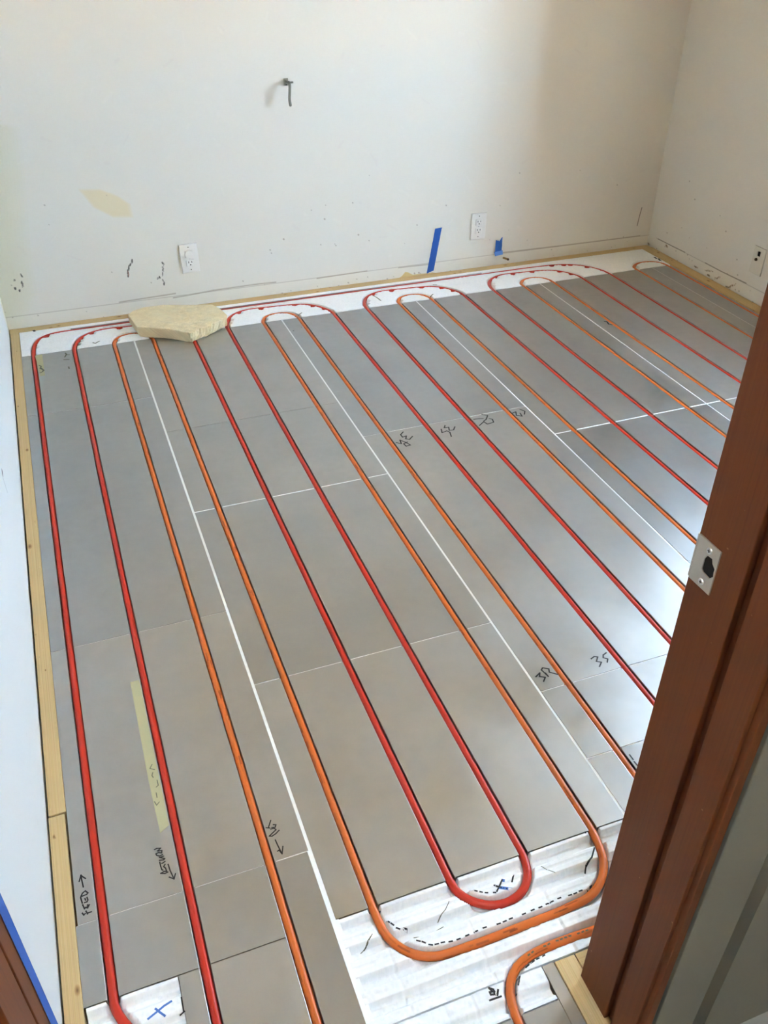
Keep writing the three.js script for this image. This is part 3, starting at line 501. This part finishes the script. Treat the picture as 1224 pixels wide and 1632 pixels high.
// ---------------------------------------------------------------- pipes
function pipe(name, parts, m, label, category) {
  const g = group(name); tag(g, label, category);
  for (const [part, pts, curved] of parts) {
    const c = curveOf(pts, curved), L = c.getLength(), seg = curved ? Math.max(24, Math.min(260, Math.ceil(L / 0.012))) : 4;
    const t = new THREE.TubeGeometry(c, seg, PR, 14, false), u = t.attributes.uv;
    const o = rnd(); for (let i = 0; i < u.count; i++) u.setX(i, u.getX(i) * L / 1.3 + o);
    obj(part, t, m, g);
  }
  return g;
}
pipe('red_heating_pipe', red, M.red, 'red plastic heating pipe looped back and forth in the floor grooves', 'pipe');
const op = pipe('orange_heating_pipe', orange, M.orange, 'orange plastic heating pipe looped back and forth between the red runs', 'pipe');
{ // the maker's line of print on the near orange bend, too small to read
  const pts = curveOf(ONE_R, true).getSpacedPoints(4000).filter((p) => p.x > 0.66 && p.x < 0.83 && p.z > -0.66), list = [];
  for (let i = 0; i < pts.length - 6; i += 8) if (rnd() < 0.72) list.push([[pts[i].x, pts[i].z + (rnd() - 0.5) * 0.001], [pts[i + 3].x, pts[i + 3].z + (rnd() - 0.5) * 0.001]]);
  obj('print_line', strokes(list, 0.0030, (x, z) => CY + PR - 0.0003), M.fadedInk, op).userData.kind = 'stuff';
}

// ---------------------------------------------------------------- perimeter wood
const wood = (label, g, m = M.pine) => tag(obj('wood_strip', g, m), label, 'wood strip');
wood('long pine strip along the left wall beyond the butt joint', rbox(-0.0775, -0.0445, -0.034, 0.0006, -3.640, -1.2225, 0.0015));
wood('short pine strip along the left wall, nearest the doorway', rbox(-0.0785, -0.0475, -0.034, 0.0004, -1.2185, -0.588, 0.0015));
wood('pine strip along the foot of the back wall', rbox(-0.0790, 2.986, -0.034, 0.0010, -3.6775, -3.6355, 0.0015), M.pineAcross);
wood('pine strip along the foot of the right wall', rbox(2.9315, 2.986, -0.034, 0.0040, -3.634, -0.625, 0.0015));
wood('pine strip along the front wall, running under the door frame', rbox(0.7535, 2.986, -0.034, 0.0008, -0.6205, -0.5855, 0.0015), M.pineAcross);
wood('pine threshold strip running out past the foot of the door frame', rbox(0.7135, 0.7520, -0.034, 0.0006, -0.6205, -0.0, 0.0015));

// ---------------------------------------------------------------- door frame
{
  const d = group('door_1'); tag(d, null, null, null, 'structure');
  const ZR = -0.5845, ZS = -0.509, ZE = -0.450, ZH = -0.4365;
  obj('jamb', [rbox(0.743, 0.757, 0.0008, DH, ZR, -0.5105, 0.0015), box(0.7525, 0.757, 0.0008, DH, -0.512, -0.4885), rbox(0.743, 0.757, 0.0008, DH, -0.4905, ZH, 0.0015)], M.jamb, d);
  obj('door_stop', rbox(0.7365, 0.7435, 0.0, DH - 0.012, -0.4905, -0.4455, 0.0012), M.jamb, d);
  obj('jamb', [rbox(-0.0395, -0.020, 0.0008, DH, ZR, -0.5325, 0.0015), box(-0.0395, -0.0345, 0.0008, DH, -0.534, -0.5085), rbox(-0.0395, -0.020, 0.0008, DH, -0.5105, ZH, 0.0015)], M.jamb, d);
  obj('door_stop', rbox(-0.0205, -0.0135, 0.0, DH - 0.012, -0.5085, ZE, 0.0012), M.jamb, d);
  obj('door_head', rbox(-0.0395, 0.7625, DH, DH + 0.0195, ZR, ZH, 0.0015), M.jamb, d);
  obj('door_stop', rbox(-0.020, 0.743, DH - 0.0125, DH + 0.0005, ZS, ZE, 0.0012), M.jamb, d);
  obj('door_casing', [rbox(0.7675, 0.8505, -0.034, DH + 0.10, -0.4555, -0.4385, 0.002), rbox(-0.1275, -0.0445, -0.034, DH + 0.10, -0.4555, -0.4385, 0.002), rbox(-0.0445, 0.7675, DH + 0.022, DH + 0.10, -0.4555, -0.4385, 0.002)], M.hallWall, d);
  // strike plate with a bent lip, two screws and a ragged latch hole
  const shape = new THREE.Shape(); const Y0 = 0.8795, Y1 = 0.9385, A = -0.5815, B = -0.5475;
  shape.moveTo(A, Y0); shape.lineTo(B, Y0 + 0.001); shape.lineTo(B, Y1); shape.lineTo(A, Y1); shape.closePath();
  const hole = new THREE.Path(); [[-0.5670, 0.9170], [-0.5640, 0.9230], [-0.5560, 0.9240], [-0.5540, 0.9190], [-0.5490, 0.9150], [-0.5490, 0.9100], [-0.5480, 0.9050], [-0.5530, 0.8990], [-0.5640, 0.9000], [-0.5670, 0.9030]].forEach(([z, y], i) => (i ? hole.lineTo(z, y) : hole.moveTo(z, y))); hole.closePath(); shape.holes.push(hole);
  const pg = new THREE.ExtrudeGeometry(shape, { depth: 0.0016, bevelEnabled: true, bevelSize: 0.0004, bevelThickness: 0.0004, bevelSegments: 1 });
  pg.rotateY(-Math.PI / 2);                                             // (z, y, d) -> (-d, y, z)
  pg.translate(0.7432, 0, 0);
  const lip = new THREE.CylinderGeometry(0.0042, 0.0042, Y1 - Y0 - 0.002, 12, 1, false, Math.PI, Math.PI / 2);
  lip.translate(0.7456, (Y0 + Y1) / 2, -0.5822);
  const sp = obj('strike_plate', [pg, lip], M.steel, d); sp.userData.label = 'brushed metal strike plate with a ragged latch hole';
  const hb = new THREE.BoxGeometry(0.0006, 0.03, 0.021); hb.translate(0.74285, 0.9095, -0.5593); obj('latch_hole', hb, M.dark, sp);
  for (const y of [0.9302, 0.8880]) {
    const s = new THREE.CylinderGeometry(0.0036, 0.0042, 0.0012, 20); s.rotateZ(Math.PI / 2); s.translate(0.7406, y, -0.5622);
    const sc = obj('screw', s, M.screw, sp);
    const c1 = box(0.7397, 0.7401, y - 0.0020, y + 0.0020, -0.5627, -0.5617), c2 = box(0.7397, 0.7401, y - 0.0005, y + 0.0005, -0.5642, -0.5602);
    obj('screw_cross', [c1, c2], M.slot, sp);
  }
}

// ---------------------------------------------------------------- stone
{
  const top = [[0.386, -3.560], [0.407, -3.590], [0.455, -3.617], [0.539, -3.618], [0.608, -3.590], [0.661, -3.572], [0.735, -3.548], [0.757, -3.490], [0.770, -3.425], [0.748, -3.390], [0.715, -3.368], [0.690, -3.350], [0.655, -3.330], [0.622, -3.318], [0.600, -3.292], [0.585, -3.300], [0.568, -3.318], [0.521, -3.360], [0.452, -3.397], [0.405, -3.424]];
  const cx = 0.575, cz = -3.46, TY = 0.046, BY = 0.0022;
  const ring = (s, y, rough) => top.map(([x, z], i) => { const k = s * (1 + rough * N(i * 1.7, y * 60, 5)); return V3(cx + (x - cx) * k, y + 0.0015 * N(x * 20, z * 20, 9), cz + (z - cz) * k); });
  // dense outline
  const dense = (r) => { const o = []; r.forEach((p, i) => { const q = r[(i + 1) % r.length]; for (let k = 0; k < 5; k++) { const v = p.clone().lerp(q, k / 5), jag = i >= 8 && i <= 14 ? 0.009 : 0.0013; v.x += jag * N(v.x * 120, v.y * 200, v.z * 120); v.z += jag * N(v.z * 120, v.x * 120, v.y * 200 + 4); o.push(v); } }); return o; };
  const layers = [dense(ring(0.955, BY, 0.01)), dense(ring(0.985, BY + 0.008, 0.012)), dense(ring(0.995, BY + 0.022, 0.012)), dense(ring(1.0, TY - 0.003, 0.008)), dense(ring(0.988, TY, 0.006)), dense(ring(0.93, TY + 0.0005, 0.004)), dense(ring(0.7, TY + 0.001, 0)), dense(ring(0.4, TY + 0.001, 0))];
  const pos = [], uv = [], idx = [], n = layers[0].length;
  for (const L of layers) for (const v of L) { pos.push(v.x, v.y, v.z); uv.push(v.x + v.y, v.z + v.y * 0.7); }
  pos.push(cx, TY + 0.0015, cz, cx, BY, cz); uv.push(cx, cz, cx, cz);
  for (let l = 0; l + 1 < layers.length; l++) for (let i = 0; i < n; i++) { const a = l * n + i, b = l * n + (i + 1) % n; idx.push(a, b, a + n, b, b + n, a + n); }
  const T = layers.length * n, l0 = (layers.length - 1) * n;
  for (let i = 0; i < n; i++) { idx.push(l0 + i, l0 + (i + 1) % n, T); idx.push((i + 1) % n, i, T + 1); }
  for (let i = 0; i < idx.length; i += 3) [idx[i + 1], idx[i + 2]] = [idx[i + 2], idx[i + 1]];
  let g = new THREE.BufferGeometry(); g.setAttribute('position', new THREE.Float32BufferAttribute(pos, 3)); g.setAttribute('uv', new THREE.Float32BufferAttribute(uv, 2)); g.setIndex(idx);
  g.computeVertexNormals(); g = toCreasedNormals(g, 0.45);
  const tex = dataTexture(512, 512, (u, v) => { const s = 1.06 + 0.05 * tileNoise(u, v, 5, 1) + 0.07 * tileNoise(u, v, 15, 2) + 0.08 * tileNoise(u, v, 50, 3), w = tileNoise(u, v, 7, 8); return [0.83 * s, (0.77 - 0.02 * w) * s, (0.63 - 0.05 * w) * s]; }, true);
  const bump = dataTexture(512, 512, (u, v) => { const s = 0.5 + 0.3 * tileNoise(u, v, 12, 4) + 0.2 * tileNoise(u, v, 40, 6) + 0.1 * tileNoise(u, v, 90, 7); return [s, s, s]; });
  tex.repeat.set(3, 3); bump.repeat.set(3, 3);
  tag(obj('flagstone', g, std({ map: tex, roughness: 0.92, bumpMap: bump, bumpScale: 0.0025 })), 'rough tan flagstone slab weighing down the pipes by the back wall', 'stone');
}

// ---------------------------------------------------------------- wall fittings
function duplexOutlet(label, x, y, z, cap) {
  const t = group('wall_outlet', [x, y, z]); tag(t, label, 'outlet');
  const s = new THREE.Shape(), w = 0.035, h = 0.058;
  s.moveTo(-w, -h); s.lineTo(w, -h); s.lineTo(w, h); s.lineTo(-w, h); s.closePath();
  obj('cover_plate', new THREE.ExtrudeGeometry(s, { depth: 0.003, bevelEnabled: true, bevelSize: 0.0025, bevelThickness: 0.0025, bevelSegments: 3 }), M.white, t).position.set(0, 0, 0.0025);
  for (const k of [1, -1]) {
    const f = new RoundedBoxGeometry(0.034, 0.029, 0.006, 3, 0.003); f.translate(0, k * 0.0195, 0.0085);
    const face = obj('receptacle', f, M.white, t);
    if (k === 1 && cap) { const c = new THREE.CylinderGeometry(0.0165, 0.0175, 0.006, 28); c.rotateX(Math.PI / 2); c.translate(-0.001, 0.0195, 0.0145); obj('safety_cap', c, M.white, t); continue; }
    const bits = [box(-0.0080, -0.0052, k * 0.0195 + 0.0005, k * 0.0195 + 0.0085, 0.0112, 0.0118), box(0.0052, 0.0078, k * 0.0195 + 0.0012, k * 0.0195 + 0.0080, 0.0112, 0.0118)];
    const gnd = new THREE.CylinderGeometry(0.0028, 0.0028, 0.0006, 16); gnd.rotateX(Math.PI / 2); gnd.translate(0, k * 0.0195 - 0.0065, 0.0115);
    obj('socket_slot', [...bits, gnd], M.slot, face);
  }
  const sc = new THREE.CylinderGeometry(0.0028, 0.0032, 0.002, 16); sc.rotateX(Math.PI / 2); sc.translate(0, 0, 0.0088); obj('screw', sc, M.screw, t);
  for (const k of [1, -1]) { const d = new THREE.CylinderGeometry(0.0022, 0.0022, 0.0012, 12); d.rotateX(Math.PI / 2); d.translate(0, k * 0.0475, 0.0082); obj('screw', d, M.slot, t); }
  return t;
}
{
  const o = duplexOutlet('white wall outlet with a capped upper socket, above the flagstone', 0.6815, 0.2085, WZ, true); o.rotation.z = 0.02;
  const o2 = duplexOutlet('white wall outlet with both sockets open, between the two blue tapes', 2.0215, 0.199, WZ, false); o2.rotation.z = -0.005;
}
{ // cable plate on the right wall
  const t = group('cable_plate', [WX, 0.178, -2.9065]); t.rotation.y = -Math.PI / 2; tag(t, 'white cable plate with a black jack low on the right wall', 'wall plate');
  const s = new THREE.Shape(), w = 0.033, h = 0.056; s.moveTo(-w, -h); s.lineTo(w, -h); s.lineTo(w, h); s.lineTo(-w, h); s.closePath();
  obj('cover_plate', new THREE.ExtrudeGeometry(s, { depth: 0.002, bevelEnabled: true, bevelSize: 0.002, bevelThickness: 0.002, bevelSegments: 2 }), M.ivory, t).position.z = 0.002;
  obj('jack', rbox(-0.0065, 0.0065, 0.021, 0.040, 0.0050, 0.0085, 0.0015), M.slot, t);
  const c = new THREE.CylinderGeometry(0.006, 0.0065, 0.006, 18); c.rotateX(Math.PI / 2); c.translate(-0.009, 0.004, 0.008); obj('connector', c, std({ color: '#5a4a36', metalness: 0.5, roughness: 0.5 }), t);
}
{ // bracket hook on the back wall
  const t = group('wall_hook', [1.139, 0.860, WZ]); tag(t, 'small bare metal hook screwed high on the back wall', 'hook');
  obj('mount', [rbox(-0.009, 0.009, -0.016, 0.010, 0, 0.004, 0.0012), rbox(-0.006, 0.006, -0.010, 0.006, 0.003, 0.012, 0.002)], M.hook, t);
  const arm = new THREE.CatmullRomCurve3([V3(0.0, -0.001, 0.008), V3(0.001, 0.0, 0.030), V3(0.001, 0.001, 0.046), V3(0.001, -0.006, 0.053), V3(-0.001, -0.030, 0.055), V3(-0.003, -0.055, 0.055), V3(-0.003, -0.064, 0.056), V3(-0.001, -0.077, 0.056)]);
  const g = new THREE.TubeGeometry(arm, 48, 0.0056, 12, false); const e = new THREE.SphereGeometry(0.0056, 12, 8); e.translate(-0.001, -0.077, 0.056);
  obj('arm', [g, e], M.hook, t);
  const k = new THREE.CylinderGeometry(0.0035, 0.0035, 0.014, 12); k.rotateZ(Math.PI / 2); k.translate(0.010, 0.002, 0.046); obj('thumb_screw', k, M.hook, t);
  const sc = new THREE.CylinderGeometry(0.003, 0.0035, 0.002, 12); sc.rotateX(Math.PI / 2); sc.translate(0, -0.0125, 0.005); obj('screw', sc, M.slot, t);
}

// ---------------------------------------------------------------- tapes
function sheet(nu, nv, f) {                                            // a thin strip: f(u, v) gives a point, thickness 0.3 mm
  const pos = [], idx = [], uv = [];
  for (let j = 0; j <= nv; j++) for (let i = 0; i <= nu; i++) { pos.push(...f(i / nu, j / nv)); uv.push(i / nu, j / nv); }
  for (let j = 0; j < nv; j++) for (let i = 0; i < nu; i++) { const a = j * (nu + 1) + i; idx.push(a, a + 1, a + nu + 1, a + 1, a + nu + 2, a + nu + 1); }
  const g = new THREE.BufferGeometry(); g.setAttribute('position', new THREE.Float32BufferAttribute(pos, 3)); g.setAttribute('uv', new THREE.Float32BufferAttribute(uv, 2)); g.setIndex(idx); g.computeVertexNormals(); return g;
}
{
  // long strip: bottom (torn) at 0.008, top at 0.213
  const g = sheet(6, 24, (u, v) => { const y = 0.004 + v * 0.207 + (v < 0.01 ? 0.006 * u + 0.004 * N(u * 9, 1, 1) : 0), x = 1.770 + u * 0.034 + v * 0.034 + 0.001 * N(v * 14, 0, 2); return [x, y + u * 0.002, WZ + 0.0010 + 0.0022 * Math.max(0, N(u * 2, v * 5, 3)) + (v > 0.97 ? 0.002 : 0)]; });
  tag(obj('painter_tape', g, M.blueTape), 'long slanted strip of blue painter tape on the back wall', 'tape');
  const t = group('painter_tape'); tag(t, 'short torn piece of blue painter tape right of the outlet', 'tape');
  obj('tape_strip', sheet(8, 12, (u, v) => { const top = v > 0.99 ? [0, 0.001, -0.002, -0.001, -0.006, -0.003, 0.006, 0.012, 0.012][Math.round(u * 8)] : 0; return [2.118 + u * 0.035 + v * 0.002, 0.066 + v * 0.054 + top, WZ + 0.0012 + 0.003 * Math.max(0, N(u * 2, v * 3, 7)) + (1 - v) * 0.006]; }), M.blueTape, t);
  obj('tape_end', sheet(6, 6, (u, v) => [2.114 + u * 0.043 + (0.5 - v) * 0.003 * (u - 0.5), 0.067 - v * 0.017 + u * 0.004, WZ + 0.0075 + v * 0.010]), M.blueTapeCurl, t);
  // tape down the left jamb's room-side edge
  const j = group('painter_tape'); tag(j, 'vertical blue painter tape down the left door jamb, bottom left', 'tape');
  obj('tape_strip', sheet(4, 40, (u, v) => [-0.0195 + 0.0005, 0.03 + v * 1.9, -0.5838 + u * (0.0225 + 0.003 * N(v * 6, 1, 1)) + 0.0005 * N(v * 30, 2, 2)]), M.blueTape, j);
  obj('tape_edge', sheet(2, 40, (u, v) => [-0.0195 + 0.0004 - u * 0.012, 0.03 + v * 1.9, -0.5848]), M.blueTape, j);
}
{ // old masking tape on the plates, one strip against the second red run
  const tape = (poly, label, marks, m, wd) => {
    const s = new THREE.Shape(); poly.forEach(([x, z], i) => (i ? s.lineTo(x, -z) : s.moveTo(x, -z))); s.closePath();
    const g = new THREE.ExtrudeGeometry(s, { depth: 0.00025, bevelEnabled: false }); g.rotateX(-Math.PI / 2); g.translate(0, 0.0003, 0);
    const o = tag(obj('masking_tape', g, M.masking), label, 'tape');
    obj('marker_writing', strokes(marks, wd, () => 0.0002), m, o); return o;
  };
  const right = 0.1524 - GH - LIP - 0.0005;
  tape([[0.1210, -1.530], [right, -1.530], [right, -1.120], [0.1225, -1.108], [0.1195, -1.24], [0.1205, -1.38]], 'long faded strip of masking tape beside the second red pipe run', MARK.tape2mark, M.fadedInk, 0.0018);
  tape(MARK.tapeB[0], 'short marked piece of masking tape beside the first red bend at the back', MARK.tapemark, M.fadedInk, 0.005);
}
renderer.render(scene, camera);
